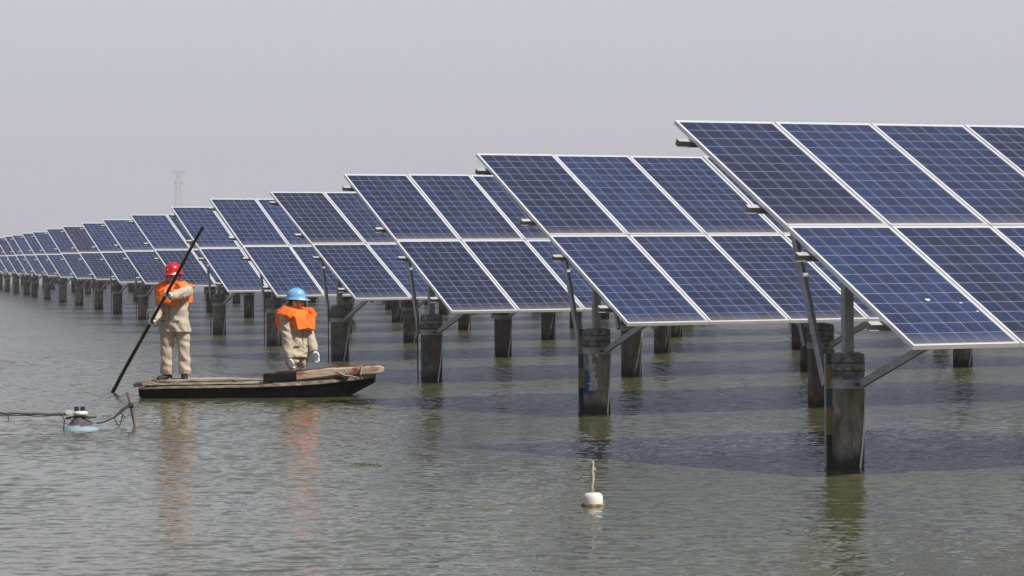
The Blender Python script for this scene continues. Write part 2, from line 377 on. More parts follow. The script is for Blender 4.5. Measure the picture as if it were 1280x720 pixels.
# ------------------------------------------------------------------ setting: water
bm = bmesh.new()
bm.free()
q = 2400
def water_mesh():
    rng = np.random.default_rng(11)
    def axis(segs, grow_lo, grow_hi):
        a = [segs[0][0]]
        for lo, hi, st in segs:
            n = max(1, int(round((hi - lo) / st))); a += list(lo + (hi - lo) * (np.arange(1, n + 1)) / n)
        a = np.array(a); out = []; st = segs[0][2]; p = a[0]
        while p > grow_lo: st *= 1.6; p = max(p - st, grow_lo); out.append(p)
        lo_ = out[::-1]; out = []; st = segs[-1][2]; p = a[-1]
        while p < grow_hi: st *= 1.6; p = min(p + st, grow_hi); out.append(p)
        return np.concatenate([lo_, a, out])
    xs = axis([(-28, -14, .10), (-14, 14, .055)], -q, q); ys = axis([(16.2, 38, .024), (38, 58, .055), (58, 82, .09), (82, 150, .16)], -q, q)
    X, Y = np.meshgrid(xs, ys)                     # X to the right, Y away, both metres
    def ramp(v, a, b): return np.clip((v - a) / (b - a), 0, 1)
    fade = ramp(X, -27.8, -26) * ramp(-X, -13.8, -13.0) * ramp(Y, 16.3, 17.0) * ramp(-Y, -149, -125)
    dy = np.interp(Y, [18, 37, 39, 57, 60, 81, 84, 150], [.024, .024, .055, .055, .09, .09, .16, .16])
    Z = np.zeros_like(X); sel = fade > 0; xx, yy = X[sel], Y[sel]
    h = np.zeros_like(xx); n = 72; dys = dy[sel]; miss = np.zeros_like(xx)
    for k in range(n):
        lam = .060 * (6.5 ** ((k + rng.random()) / n))                 # 0.09 m ripples to 0.8 m wavelets
        th_ = rng.normal(R(76), R(34)); kk = 2 * np.pi / lam
        slope = .0130 * (1.0 if lam < .18 else (.18 / lam) ** 1.0); okk = np.clip((lam / dys - 2.2) / 1.0, 0, 1); miss += (1 - okk) / n
        ph = kk * (np.cos(th_) * xx + np.sin(th_) * yy) + rng.random() * 6.28
        h += okk * slope * np.sqrt(2) / kk * np.sin(ph + .5 * np.sin(.23 * xx + k) + .5 * np.sin(.31 * yy + 2 * k))
    patch = np.zeros_like(xx)
    for k in range(8):
        t = rng.random() * 6.28; kk = 2 * np.pi / (2.5 + 9 * rng.random()); patch += np.sin(kk * (np.cos(t) * xx + np.sin(t) * yy) + 6.28 * rng.random())
    Z[sel] = h * fade[sel] * (1 + .11 * patch) * WAVE
    c, s_ = math.cos(TH), math.sin(TH)
    co = np.stack([X * c + Y * s_, -X * s_ + Y * c, Z], -1).reshape(-1, 3).astype(np.float32)
    ny, nx = X.shape
    idx = np.arange(nx * ny).reshape(ny, nx)
    f = np.stack([idx[:-1, :-1], idx[:-1, 1:], idx[1:, 1:], idx[1:, :-1]], -1).reshape(-1, 4).astype(np.int32)
    me = bpy.data.meshes.new('water'); me.vertices.add(len(co)); me.vertices.foreach_set('co', co.ravel())
    me.loops.add(f.size); me.loops.foreach_set('vertex_index', f.ravel()); me.polygons.add(len(f))
    me.polygons.foreach_set('loop_start', np.arange(0, f.size, 4, dtype=np.int32)); me.polygons.foreach_set('loop_total', np.full(len(f), 4, dtype=np.int32))
    me.polygons.foreach_set('use_smooth', np.ones(len(f), dtype=bool))
    me.update(calc_edges=True); me.validate()
    at_ = me.attributes.new('flatness', 'FLOAT', 'POINT'); fade[sel] *= 1 - np.sqrt(miss); at_.data.foreach_set('value', (1 - fade).ravel().astype(np.float32))
    me.materials.append(MAT['water']); return me
WAVE = 1.0
water = bpy.data.objects.new('water', water_mesh()); col.objects.link(water); tag(water, None, None, kind='structure')
bm = bmesh.new()
box(bm, (-q - 60, -q - 60, -3.0), (q + 60, q + 60, 75))
hz = bpy.data.materials.new('haze_air'); hz.use_nodes = True; hz.node_tree.nodes.clear()
pv = hz.node_tree.nodes.new('ShaderNodeVolumePrincipled'); om = hz.node_tree.nodes.new('ShaderNodeOutputMaterial')
pv.inputs['Color'].default_value = (.93, .94, .98, 1); pv.inputs['Density'].default_value = .00042
hz.node_tree.links.new(pv.outputs[0], om.inputs['Volume'])
haze = link('haze', bm, hz); tag(haze, None, None, kind='stuff')

# ------------------------------------------------------------------ solar arrays
TILT, ZM, CY = 0.4921, 1.9428 * S, -0.235 * S
G = 0.02 * S
ROWS = [
(12.997, 20.032, -0.002, -0.0022, {0: .42}),
(15.414, 28.526, 0.0, 0.0072, {0: .46, 1: 3.39}),
(17.583, 36.973, 0.0, 0.0176, {0: .42, 1: 3.6, 2: 6.65, 3: 9.42}),
(20.006, 45.35, 0.003, -0.0144, {0: .4, 1: 3.47, 2: 6.64, 3: 9.53}),
(22.308, 53.921, 0.008, 0.0217, {0: .56, 1: 3.53, 2: 6.68, 3: 9.72}),
(24.754, 62.396, 0.006, 0.0192, {0: .39, 1: 3.51, 2: 6.57, 3: 9.56}),
(26.914, 70.888, 0.005, -0.0072, {}),
(29.208, 79.386, 0.003, -0.0078, {0: .5, 1: 3.73}),
(31.551, 87.844, -0.008, 0.0021, {0: .48}),
(33.849, 96.354, 0.003, -0.0108, {0: .62}),
(36.131, 104.828, 0.002, -0.0008, {0: .62}),
(38.439, 113.329, -0.019, -0.0107, {0: .61}),
(40.804, 121.804, -0.001, -0.0058, {0: .48}),
(43.119, 130.292, -0.003, -0.0091, {0: .43}),
(45.511, 138.766, 0.003, 0.001, {0: .48}),
]
for k in range(16, 24):
    ROWS.append((45.511 + 2.33 * (k - 15) + random.uniform(-.1, .1), 138.766 + 8.483 * (k - 15), random.uniform(-.01, .01), random.uniform(-.008, .008), {}))
LIMIT = [1345] * 8 + [820] * 3 + [600] * 3 + [330] * 3 + [180] * 9

def panel_mesh():
    bm = bmesh.new(); fl = .009 * S
    vs = [bm.verts.new(p) for p in ((fl, fl, -.004), (PW_ - fl, fl, -.004), (PW_ - fl, PL_ - fl, -.004), (fl, PL_ - fl, -.004))]; bm.faces.new(vs)
    vb = [bm.verts.new(p) for p in ((fl, fl, -.012), (fl, PL_ - fl, -.012), (PW_ - fl, PL_ - fl, -.012), (PW_ - fl, fl, -.012))]; f = bm.faces.new(vb); f.material_index = 1
    me = bpy.data.meshes.new('solar_panel'); bm.to_mesh(me); bm.free(); me.materials.append(MAT['cells']); me.materials.append(MAT['back']); return me
def frame_bm(bm, mi=0):
    fl = .009 * S; t = .036 * S
    box(bm, (0, 0, -t), (PW_, fl, 0), mi); box(bm, (0, PL_ - fl, -t), (PW_, PL_, 0), mi)
    box(bm, (0, fl, -t), (fl, PL_ - fl, 0), mi); box(bm, (PW_ - fl, fl, -t), (PW_, PL_ - fl, 0), mi)
PANEL = panel_mesh()
bm = bmesh.new(); frame_bm(bm); FRAME = bpy.data.meshes.new('frame'); bmesh.ops.recalc_face_normals(bm, faces=bm.faces[:]); bm.to_mesh(FRAME); bm.free(); FRAME.materials.append(MAT['alu'])
bm = bmesh.new(); bm.from_mesh(PANEL); frame_bm(bm, 2); FAR = bpy.data.meshes.new('solar_panel'); bmesh.ops.recalc_face_normals(bm, faces=[f for f in bm.faces if f.material_index == 2]); bm.to_mesh(FAR); bm.free()
for m in ('cells', 'back', 'alu'): FAR.materials.append(MAT[m])

PR = .148 * S; PTOP = .905 * S
def pile_mesh():
    bm = bmesh.new()
    prof = [(PR, -1.2), (PR, 0), (PR * 1.0, .2), (PR * 1.0, .45), (PR, .6), (PR, PTOP - .012), (PR - .012, PTOP)]
    lathe(bm, prof, 32, rn=.012); me = bpy.data.meshes.new('pile'); bmesh.ops.recalc_face_normals(bm, faces=bm.faces[:]); bm.to_mesh(me); bm.free(); me.materials.append(MAT['concrete']); return me
PILE = pile_mesh()
def collar_mesh():
    bm = bmesh.new(); z0, z1 = .635 * S, .705 * S
    for (r0, r1, a, b, n) in ((PR + .002, PR + .012, z0, z1, 36),):
        ins, out = [], []
        for k in range(n):
            t = 2 * math.pi * k / n; c, s = math.cos(t), math.sin(t)
            ins.append((bm.verts.new((r0 * c, r0 * s, a)), bm.verts.new((r0 * c, r0 * s, b)))); out.append((bm.verts.new((r1 * c, r1 * s, a)), bm.verts.new((r1 * c, r1 * s, b))))
        for k in range(n):
            j = (k + 1) % n
            bm.faces.new((out[k][0], out[j][0], out[j][1], out[k][1])); bm.faces.new((ins[j][0], ins[k][0], ins[k][1], ins[j][1]))
            bm.faces.new((out[k][1], out[j][1], ins[j][1], ins[k][1])); bm.faces.new((out[j][0], out[k][0], ins[k][0], ins[j][0]))
    for s in (-1, 1):
        box(bm, (-.035, s * (PR + .013) - (.0 if s > 0 else .055), z0), (-.006, s * (PR + .013) + (.055 if s > 0 else 0), z1))
        box(bm, (.006, s * (PR + .013) - (.0 if s > 0 else .055), z0), (.035, s * (PR + .013) + (.055 if s > 0 else 0), z1))
    me = bpy.data.meshes.new('collar'); bmesh.ops.recalc_face_normals(bm, faces=bm.faces[:]); bm.to_mesh(me); bm.free(); me.materials.append(MAT['steel']); return me
COLLAR = collar_mesh()
def top_band():
    bm = bmesh.new(); r = PR + .004
    lathe(bm, [(r, PTOP - .20), (r + .002, PTOP - .16), (r + .002, PTOP - .05), (r, PTOP + .004)], 32, rn=.01)
    for z in (PTOP - .15, PTOP - .075): lathe(bm, [(r + .002, z - .008), (r + .008, z - .004), (r + .008, z + .004), (r + .002, z + .008)], 32, mi=[1, 1, 1])
    me = bpy.data.meshes.new('top_band'); bmesh.ops.recalc_face_normals(bm, faces=bm.faces[:]); bm.to_mesh(me); bm.free(); me.materials.append(MAT['band']); me.materials.append(MAT['bandline']); return me
BAND = top_band()

def add(name, me, parent, loc=(0, 0, 0), rx=0, rz=0):
    o = bpy.data.objects.new(name, me); col.objects.link(o); o.parent = parent; o.location = loc; o.rotation_euler = (rx, 0, rz); return o
ORD = ['', 'nearest', 'second', 'third', 'fourth', 'fifth', 'sixth', 'seventh', 'eighth', 'ninth', 'tenth', 'eleventh', 'twelfth', 'thirteenth', 'fourteenth', 'fifteenth',
       'sixteenth', 'seventeenth', 'eighteenth', 'nineteenth', 'twentieth', 'twenty-first', 'twenty-second', 'twenty-third']
LABELS = {1: 'nearest and largest row of tilted blue solar panels, at the right edge',
          2: 'second nearest row of blue solar panels, its end pile smeared with blue and white paint',
          3: 'third nearest row of blue solar panels, its end pile with a blue painted curve',
          4: 'fourth nearest row of blue solar panels, end pile right behind the boat\'s bow',
          5: 'fifth nearest row of blue solar panels, its lower corner just above the blue helmet'}
def cam_px(v):
    d = v - Vector((0, 0, CAM_H)); return 640 + d.dot(cr) / d.dot(fw) * F_PX
post_meshes = {}
for ri, (a, b, dz, dt, pm) in enumerate(ROWS):
    r = ri + 1; a *= S; b *= S; tilt = TILT + dt; zm = ZM + dz * S
    root = empty('solar_array', (a, b, 0))
    lab = LABELS.get(r, 'tilted blue solar panels on concrete piles, %s row back from the camera' % ORD[r])
    tag(root, lab, 'solar array', 'parallel rows of solar panels standing in the water')
    ct, st = math.cos(tilt), math.sin(tilt)
    def sp(x, l, n=0.0): return Vector((x, l * ct - n * st, zm + l * st + n * ct))      # point on table plane, n above it
    ncol = 2
    while cam_px(Vector((a + ncol * (PW_ + G), b + PL_ * .88, 2))) < LIMIT[ri] and ncol < 48: ncol += 1
    near = r <= 8
    for i in range(ncol):
        for j, l in enumerate((-(PL_ + G / 2), G / 2)):
            x = i * (PW_ + G) + random.uniform(-.002, .002)
            rx = tilt + random.gauss(0, .0018)
            p = add('solar_panel', PANEL if near else FAR, root, sp(x, l, random.uniform(0, .002)), rx, random.gauss(0, .0006))
            if near: add('frame', FRAME, p)
    XL = ncol * (PW_ + G)
    bm0 = None
    for l in (1.66, .43, -.40, -1.53):
        bm = bmesh.new(); l *= S
        nn = -.042 * S - .035
        A, B = sp(-.12 * S, l, nn), sp(XL + .1, l, nn)
        channel(bm, A, B, .055 * S, .056 * S, .004, 0, Vector((0, -st, ct)), 1)
        link('purlin', bm, 'sunlit_steel', root)
    # piles and their steelwork
    n_p = int((XL - .3) / (3.13 * S)) + 1
    for k in range(n_p):
        x = (pm[k] if k in pm else (pm.get(max(pm) if pm else 0, .45) + 3.13 * (k - (max(pm) if pm else 0)))) * S
        if x > XL: continue
        pl = add('pile', PILE, root, (x, CY, 0), 0, random.uniform(0, 6))
        if r == 1 and k == 0: pl.scale = (.88, .88, 1)
        add('collar', COLLAR, pl, (0, 0, 0), 0, -pl.rotation_euler.z)
        if near: add('top_band', BAND, pl)
        nb = -.042 * S - .065 - .04
        bm = bmesh.new(); bar(bm, sp(x, -1.80 * S, nb), sp(x, 1.78 * S, nb), .055 * S, .075 * S); link('rafter', bm, 'steel', root)
        lp = CY / ct; top = sp(x, lp, nb - .03); top.y = CY
        bm = bmesh.new(); w_ = .085 * S; h_ = .055 * S
        channel(bm, (x, CY, PTOP - .02), (x, CY, top.z + .04), w_, h_, .007, 0, Vector((0, 1, 0)), -1)
        box(bm, (x - .09, CY - .09, PTOP + .0045), (x + .09, CY + .09, PTOP + .018))
        link('post', bm, 'steel', root)
        bm = bmesh.new(); bar(bm, (x, CY - PR - .045, .67 * S), sp(x, -1.66 * S, nb - .02), .035 * S, .06 * S); link('brace', bm, 'steel', root)
        bm = bmesh.new(); q0 = Vector((x - PR * .85, CY + PR * .72 + .03, .66 * S)); q1 = sp(x, .62 * S, nb - .02)
        bar(bm, q0, q1, .035 * S, .065 * S); link('brace', bm, 'steel', root)
        if r <= 6 and k == 0:
            qm = q0.lerp(q1, .62)
            bm = bmesh.new(); box(bm, (qm.x - .024 * S, qm.y - .05 * S, qm.z - .012), (qm.x + .024 * S, qm.y - .034 * S, qm.z + .012)); link('tag', bm, 'cream', root)
        if r <= 3:
            for s in (-1, 1):
                bm = bmesh.new()
                M = Matrix.Translation((x - .05, CY + s * (PR + .045), .67 * S)) @ Matrix.Rotation(R(90), 4, 'Y')
                bmesh.ops.create_cone(bm, segments=10, radius1=.014, radius2=.014, depth=.03, matrix=M, cap_ends=True)
                link('bolt', bm, 'bolt', root); bm = bmesh.new()
                M = Matrix.Translation((x + (.055), CY + s * (PR + .045), .67 * S)) @ Matrix.Rotation(R(90), 4, 'Y')
                bmesh.ops.create_cone(bm, segments=10, radius1=.014, radius2=.014, depth=.03, matrix=M, cap_ends=True)
                link('bolt', bm, 'bolt', root)
        if r <= 8:
            # pale slack cord hanging down the right of the pile
            bm = bmesh.new(); rr_ = PR * (.88 if r == 1 else 1) + .012
            pts = []
            sway = random.uniform(.6, 1.1)
            for i in range(12):
                t = i / 11; ang = R(-78) + R(62) * 0 - TH * 0 + (t * t) * -.35 * sway
                ang = -TH + R(-14) - t * .85 * sway
                pts.append((x + math.cos(ang) * rr_, CY + math.sin(ang) * rr_, (.62 - .63 * t) * S))
            tube(bm, pts, .0095, 6); link('cord', bm, 'cord', root)
        if k == 0 and r >= 3:
            bm = bmesh.new(); sx_ = x - math.sin(TH) * 0 - (PR + .05) * math.cos(TH); sy_ = CY + (PR + .05) * math.sin(TH)
            tube(bm, [(sx_, sy_, -.3), (sx_, sy_, .9), (sx_ + .03, sy_ + .02, 1.1)], .011, 6); link('conduit', bm, 'pipe', root)
        if r in (1, 2) and k == 0:
            bm = bmesh.new(); ang = -TH + R(182); rr_ = PR * (.88 if r == 1 else 1) + .022
            M = Matrix.Translation((x + math.cos(ang) * rr_, CY + math.sin(ang) * rr_, 0)) @ Matrix.Rotation(-TH + R(8), 4, 'Z')
            box(bm, (-.030, -.008, -.2), (.026, .008, PTOP + .01), 0, M); o = link('gauge_board', bm, 'gauge', root)
            bm = bmesh.new(); box(bm, (-.045, -.012, -.2), (-.032, .012, PTOP + .004), 0, M); link('gauge_edge', bm, 'steel', o)
        if r in (2, 3) and k == 0:
            def patch(cells, mat, nm):
                """thin paint following the pile: cells = list of (angle deg, z, radius) dabs"""
                bm = bmesh.new()
                for (ad, z, rd) in cells:
                    n = 14; c = bm.verts.new((x + math.cos(-TH - R(90) + R(ad)) * (PR + .006), CY + math.sin(-TH - R(90) + R(ad)) * (PR + .006), z))
                    ring = []
                    for i in range(n):
                        t = 2 * math.pi * i / n; rad = rd * (1 + .35 * noise.noise(Vector((math.cos(t) * 1.7 + ad, math.sin(t) * 1.7 + z * 9, rd * 30))))
                        an = -TH - R(90) + R(ad) + math.cos(t) * rad / PR
                        ring.append(bm.verts.new((x + math.cos(an) * (PR + .005), CY + math.sin(an) * (PR + .005), z + math.sin(t) * rad * 1.3)))
                    for i in range(n): bm.faces.new((c, ring[i], ring[(i + 1) % n]))
                link(nm, bm, mat, root)
            if r == 2:
                patch([(-62, .44, .035), (-50, .36, .05), (-40, .30, .045), (-58, .27, .04), (-38, .42, .035), (-50, .50, .03)], 'bluepaint', 'paint_mark')
                patch([(-32 + i * 1.2, .78 - i * .042, .022 + .006 * (i % 3)) for i in range(10)] + [(-22, .345, .052), (-12, .33, .045), (-30, .33, .04), (-8, .40, .03), (-10, .50, .022), (-10, .6, .02), (0, .72, .02)], 'whitepaint', 'paint_mark')
            else:
                patch([(-30, .52, .02), (-20, .49, .021), (-12, .45, .022), (-8, .40, .022), (-10, .355, .022), (-16, .315, .022), (-25, .28, .02), (-35, .26, .016)], 'bluepaint', 'paint_mark')
    if r == 4:
        bm = bmesh.new()
        for i in range(14):
            p0 = Vector((pm[0] * S + PR + .02, CY - .12, .78)); d = Vector((random.uniform(-.02, .09), random.uniform(-.1, .05), random.uniform(-.24, -.08)))
            tube(bm, [p0, p0 + d * .5 + Vector((.03, 0, .02)), p0 + d], .004, 4)
        link('straw_tuft', bm, 'straw', root)
    if r == 1:
        for (fx, fy, s_) in ((.58, .36, .022), (.86, .33, .012), (.93, .26, .010)):
            bm = bmesh.new(); P0 = sp(fx * PW_, -(PL_ + G / 2) + fy * PL_, .003)
            ring = []
            for i in range(12):
                t = 2 * math.pi * i / 12; rr_ = s_ * (1 + .5 * noise.noise(Vector((math.cos(t) * 2, math.sin(t) * 2, fx * 9))))
                ring.append(bm.verts.new(P0 + Vector((math.cos(t) * rr_ * 1.2, math.sin(t) * rr_ * ct, math.sin(t) * rr_ * st))))
            bm.faces.new(ring); link('bird_dropping', bm, 'cream', root)

# ------------------------------------------------------------------ transmission tower
tw = at(224, 323, 2050); tw.z = 0
root = empty('transmission_tower', tw, -TH); tag(root, 'tall lattice power tower fading into the haze on the horizon', 'power tower')
TS = 1.46; root.scale = (TS, TS, TS); bm = bmesh.new(); Ht = 44.5
def wd(z): return 3.2 * (1 - z / Ht) ** 1.3 + .75
zs = [0, 7, 13.5, 19.5, 25, 29.5, 33, 36, 38.5, 41, 43]
for sx in (-1, 1):
    for sy in (-1, 1):
        tube(bm, [(sx * wd(z), sy * wd(z), z) for z in zs], .15, 4)
for z0, z1 in zip(zs, zs[1:]):
    for s in (-1, 1):
        for f in (lambda u, z: (u * wd(z), s * wd(z), z), lambda u, z: (s * wd(z), u * wd(z), z)):
            tube(bm, [f(-1, z0), f(1, z1)], .07, 4); tube(bm, [f(1, z0), f(-1, z1)], .07, 4)
link('mast', bm, 'tower', root)
for z, wx in ((42.6, 3.0), (37.5, 2.2)):
    bm = bmesh.new()
    for s in (-1, 1):
        tube(bm, [(s * .8, 0, z - 1), (s * wx, 0, z)], .2, 4); tube(bm, [(s * .8, 0, z + 1), (s * wx, 0, z)], .2, 4); tube(bm, [(s * wx, 0, z), (s * wx, 0, z - 1.2)], .1, 4)
    tube(bm, [(-wx, 0, z), (wx, 0, z)], .18, 4)
    link('crossarm', bm, 'tower', root)

# ------------------------------------------------------------------ boat
BD = 42.15
bo_ = at(325, 495, BD); bo_.z = 0
def bl(px, py, dy=0.0):
    """pixel -> boat-local point, dy metres beyond the boat's centre line"""
    v = at(px, py, BD + dy) - Vector((bo_.x, bo_.y, 0)); c, s = math.cos(TH), math.sin(TH)
    return Vector((v.x * c - v.y * s, v.x * s + v.y * c, v.z))
boat = empty('punt_boat', bo_, -TH)
tag(boat, 'low black wooden punt with pale weathered deck carrying the two workers', 'boat')
#        px,  near gunwale y px, half width top, z bottom, half width bottom
st_ = [(173, 487, .40, .03, .33), (180, 485.5, .46, -.06, .40), (210, 484.5, .52, -.10, .46), (260, 484, .57, -.12, .50), (320, 483, .58, -.12, .50),
       (370, 481, .56, -.11, .48), (400, 479, .52, -.10, .44), (425, 476.5, .46, -.05, .38), (445, 474, .40, .07, .33), (467, 471, .33, .20, .29)]
hull_st = []
for (px, py, hw, zb, hb) in st_:
    p = bl(px, py, -hw); hull_st.append((p.x, p.z, hw, zb, hb))
bm = bmesh.new(); T = .035
rings = []
for (x, zt, hw, zb, hb) in hull_st:
    zf = max(zb + .04, .03)
    zf = min(zf, zt - .02)
    ring = [(x, -hw, zt), (x, -(hw + hb) / 2 - .01, (zt + zb) / 2), (x, -hb, zb), (x, 0, zb - .015), (x, hb, zb), (x, (hw + hb) / 2 + .01, (zt + zb) / 2 + .01), (x, hw, zt + .02),
            (x, hw - T, zt + .02), (x, hb - T, zf), (x, 0, zf), (x, -hb + T, zf), (x, -hw + T, zt)]
    rings.append([bm.verts.new(v) for v in ring])
for A_, B_ in zip(rings, rings[1:]):
    for k in range(12): bm.faces.new((A_[k], A_[(k + 1) % 12], B_[(k + 1) % 12], B_[k]))
bm.faces.new(rings[0]); bm.faces.new(rings[-1])
link('hull', bm, 'hull', boat)
# gunwale rims
for s in (-1, 1):
    bm = bmesh.new(); pv_ = None
    for i, (x, zt, hw, zb, hb) in enumerate(hull_st):
        z = zt + (.02 if s > 0 else 0); wv = [(x, s * (hw + .022), z - .010), (x, s * (hw + .018), z + .016 + .008 * noise.noise(Vector((x * 7, 3, 0))) + .022 * min(1, max(0, x - .1) / .5)), (x, s * (hw - .07), z + .020 + .022 * min(1, max(0, x - .1) / .5)), (x, s * (hw - .07), z - .004)]
        cur = [bm.verts.new(v) for v in wv]
        if pv_:
            for k in range(4): bm.faces.new((pv_[k], pv_[(k + 1) % 4], cur[(k + 1) % 4], cur[k]))
        else: bm.faces.new(cur)
        pv_ = cur
    bm.faces.new(pv_); link('gunwale', bm, 'oldrim', boat)
# deck boards at the stern (rough, uneven) and at the bow
def board(name, x0, x1, y0, y1, z0, z1, th, mat, parent, seed, n=14, taper=0.0):
    bm = bmesh.new(); pr = None
    for i in range(n + 1):
        t = i / n; x = x0 + (x1 - x0) * t; z = z0 + (z1 - z0) * t + .008 * noise.noise(Vector((x * 3, seed, 0)))
        e0 = y0 + .016 * noise.noise(Vector((x * 4, seed * 3.1, 1))); e1 = y1 + .016 * noise.noise(Vector((x * 4, seed * 5.7, 2)))
        m = (e0 + e1) / 2; k = 1 - taper * max(0, abs(t - .5) * 2 - .7) / .3
        e0, e1 = m + (e0 - m) * k, m + (e1 - m) * k
        c = [bm.verts.new(v) for v in ((x, e0, z), (x, e0, z + th), (x, e1, z + th), (x, e1, z))]
        if pr:
            for q_ in range(4): bm.faces.new((pr[q_], pr[(q_ + 1) % 4], c[(q_ + 1) % 4], c[q_]))
        else: bm.faces.new(c)
        pr = c
    bm.faces.new(pr); return link(name, bm, mat, parent)
xa = lambda px: bl(px, 480).x
zd = hull_st[2][1]
for i in range(6):
    y0 = -.50 + i * .165
    board('deck_board', xa(183 + 4 * (i % 3)), xa(262 + 14 * (i % 3)), y0, y0 + .152, zd + .036 + .006 * (i % 3), zd + .040, .026, 'deck', boat, i + .3)
board('deck_board', xa(198), xa(300), -.40, -.12, zd + .072, zd + .094, .022, 'deck', boat, 9.1, taper=.5)
board('deck_board', xa(186), xa(330), .05, .34, zd + .085, zd + .075, .022, 'rim', boat, 4.4)
board('deck_board', xa(252), xa(338), -.44, -.22, zd + .040, zd + .045, .022, 'rim', boat, 5.9)
for i in range(9):
    x_ = xa(173 + i * 6 + random.uniform(-2, 2)); y_ = random.uniform(-.5, -.2)
    board('deck_scrap', x_, x_ + random.uniform(.06, .2), y_, y_ + random.uniform(.03, .09), zd + .055 + .012 * random.random(), zd + .07, .018, random.choice(['darkwood', 'deck', 'oldrim']), boat, 40 + i, n=4)
board('stern_beam', xa(172), xa(181), -.46, .46, zd + .005, zd + .01, .05, 'darkwood', boat, 3.3)
for i in range(4):
    y0 = -.30 + i * .152
    board('bow_board', xa(425), xa(466), y0, y0 + .14, hull_st[7][1] + .03, hull_st[9][1] + .03, .024, 'rim', boat, i + 20)
for px in (285, 360, 408):
    board('thwart', xa(px) - .05, xa(px) + .05, -.46, .46, .13, .13, .03, 'darkwood', boat, px)
# loose cargo lying on the boat
def timber(name, p0, p1, wy, hz_, mat, label, cat, group=None, rnd=0.0, seed=0, n=12):
    """squared timber from p0 to p1 (boat local), origin at boat"""
    root_loc = bo_; bm = bmesh.new(); p0, p1 = Vector(p0), Vector(p1); d = (p1 - p0)
    pr = None
    for i in range(n + 1):
        t = i / n; c = p0 + d * t; nn = noise.noise(Vector((t * 4, seed, 0))) * .25
        k = 1 - rnd * max(0, (t - .86) / .14) ** 2 * .6
        a_, b_ = wy / 2 * (1 + nn * .4) * k, hz_ / 2 * (1 + nn * .3) * k
        ch = .25
        vsn = [(-a_, -b_ * (1 - ch)), (-a_ * (1 - ch), -b_), (a_ * (1 - ch), -b_), (a_, -b_ * (1 - ch)), (a_, b_ * (1 - ch)), (a_ * (1 - ch), b_), (-a_ * (1 - ch), b_), (-a_, b_ * (1 - ch))]
        cur = [bm.verts.new((c.x, c.y + y, c.z + z)) for y, z in vsn]
        if pr:
            for q_ in range(8): bm.faces.new((pr[q_], pr[(q_ + 1) % 8], cur[(q_ + 1) % 8], cur[q_]))
        else: bm.faces.new(cur)
        pr = cur
    bm.faces.new(pr); o = link(name, bm, mat, None); o.location = root_loc; o.rotation_euler = (0, 0, -TH)
    return tag(o, label, cat, group)
GC = 'timbers heaped on the boat\'s bow'
dn = -.42
timber('timber', bl(329.5, 472.5, dn), bl(371.5, 471, dn), .12, .12, 'blackwood', 'short black squared timber on the boat below the blue-helmeted worker', 'timber', GC, seed=1)
timber('timber', bl(371, 470.2, dn - .02), bl(418, 464.6, dn - .01), .10, .12, 'redwood', 'pale timber with dark red stains in the middle of the boat\'s heap', 'timber', GC, seed=2)
timber('timber', bl(404, 466, dn + .10), bl(480, 461.6, dn + .02), .13, .12, 'redwood', 'longest pale timber, its rounded end jutting past the bow', 'timber', GC, rnd=.8, seed=3)
timber('timber', bl(345, 465.6, dn + .16), bl(470, 456.8, dn + .16), .10, .035, 'darkwood', 'thin dark board lying on top of the timbers at the bow', 'timber', GC, seed=4)
timber('timber', bl(376, 476.5, dn - .06), bl(436, 470.8, dn - .05), .06, .035, 'blackwood', 'thin black strip added as the shaded gap under the red-stained timber on the gunwale', 'timber', GC, seed=5)  # black strip put in to darken the gap beneath the red timber
# rope lashing round the timbers
bm = bmesh.new()
ctr = bl(452, 465, dn + .05)
tube(bm, [ctr + Vector((.012 * math.sin(t * 3), math.cos(t) * .115, math.sin(t) * .085)) for t in [i * .35 for i in range(19)]], .012, 6)
tube(bm, [bl(452, 460, dn - .05), bl(451, 468, dn - .08), bl(452, 474, dn - .04)], .014, 6)
o = link('rope', bm, 'rope'); o.location = bo_; o.rotation_euler = (0, 0, -TH); tag(o, 'pale rope lashed round the long timber near the bow tip', 'rope')
bm = bmesh.new()
tube(bm, [bl(416, 464, dn - .02), bl(424, 466, dn - .09), bl(431, 469.5, dn - .10), bl(438, 470, dn - .09), bl(446, 472, dn - .06)], .013, 6)
tube(bm, [bl(430, 462, dn - .02), bl(434, 466, dn - .10), bl(437, 470, dn - .09), bl(433, 472.5, dn - .08), bl(427, 470, dn - .09)], .012, 6)
o = link('rope', bm, 'rope'); o.location = bo_; o.rotation_euler = (0, 0, -TH); tag(o, 'loose knotted pale rope trailing across the timbers and gunwale', 'rope')

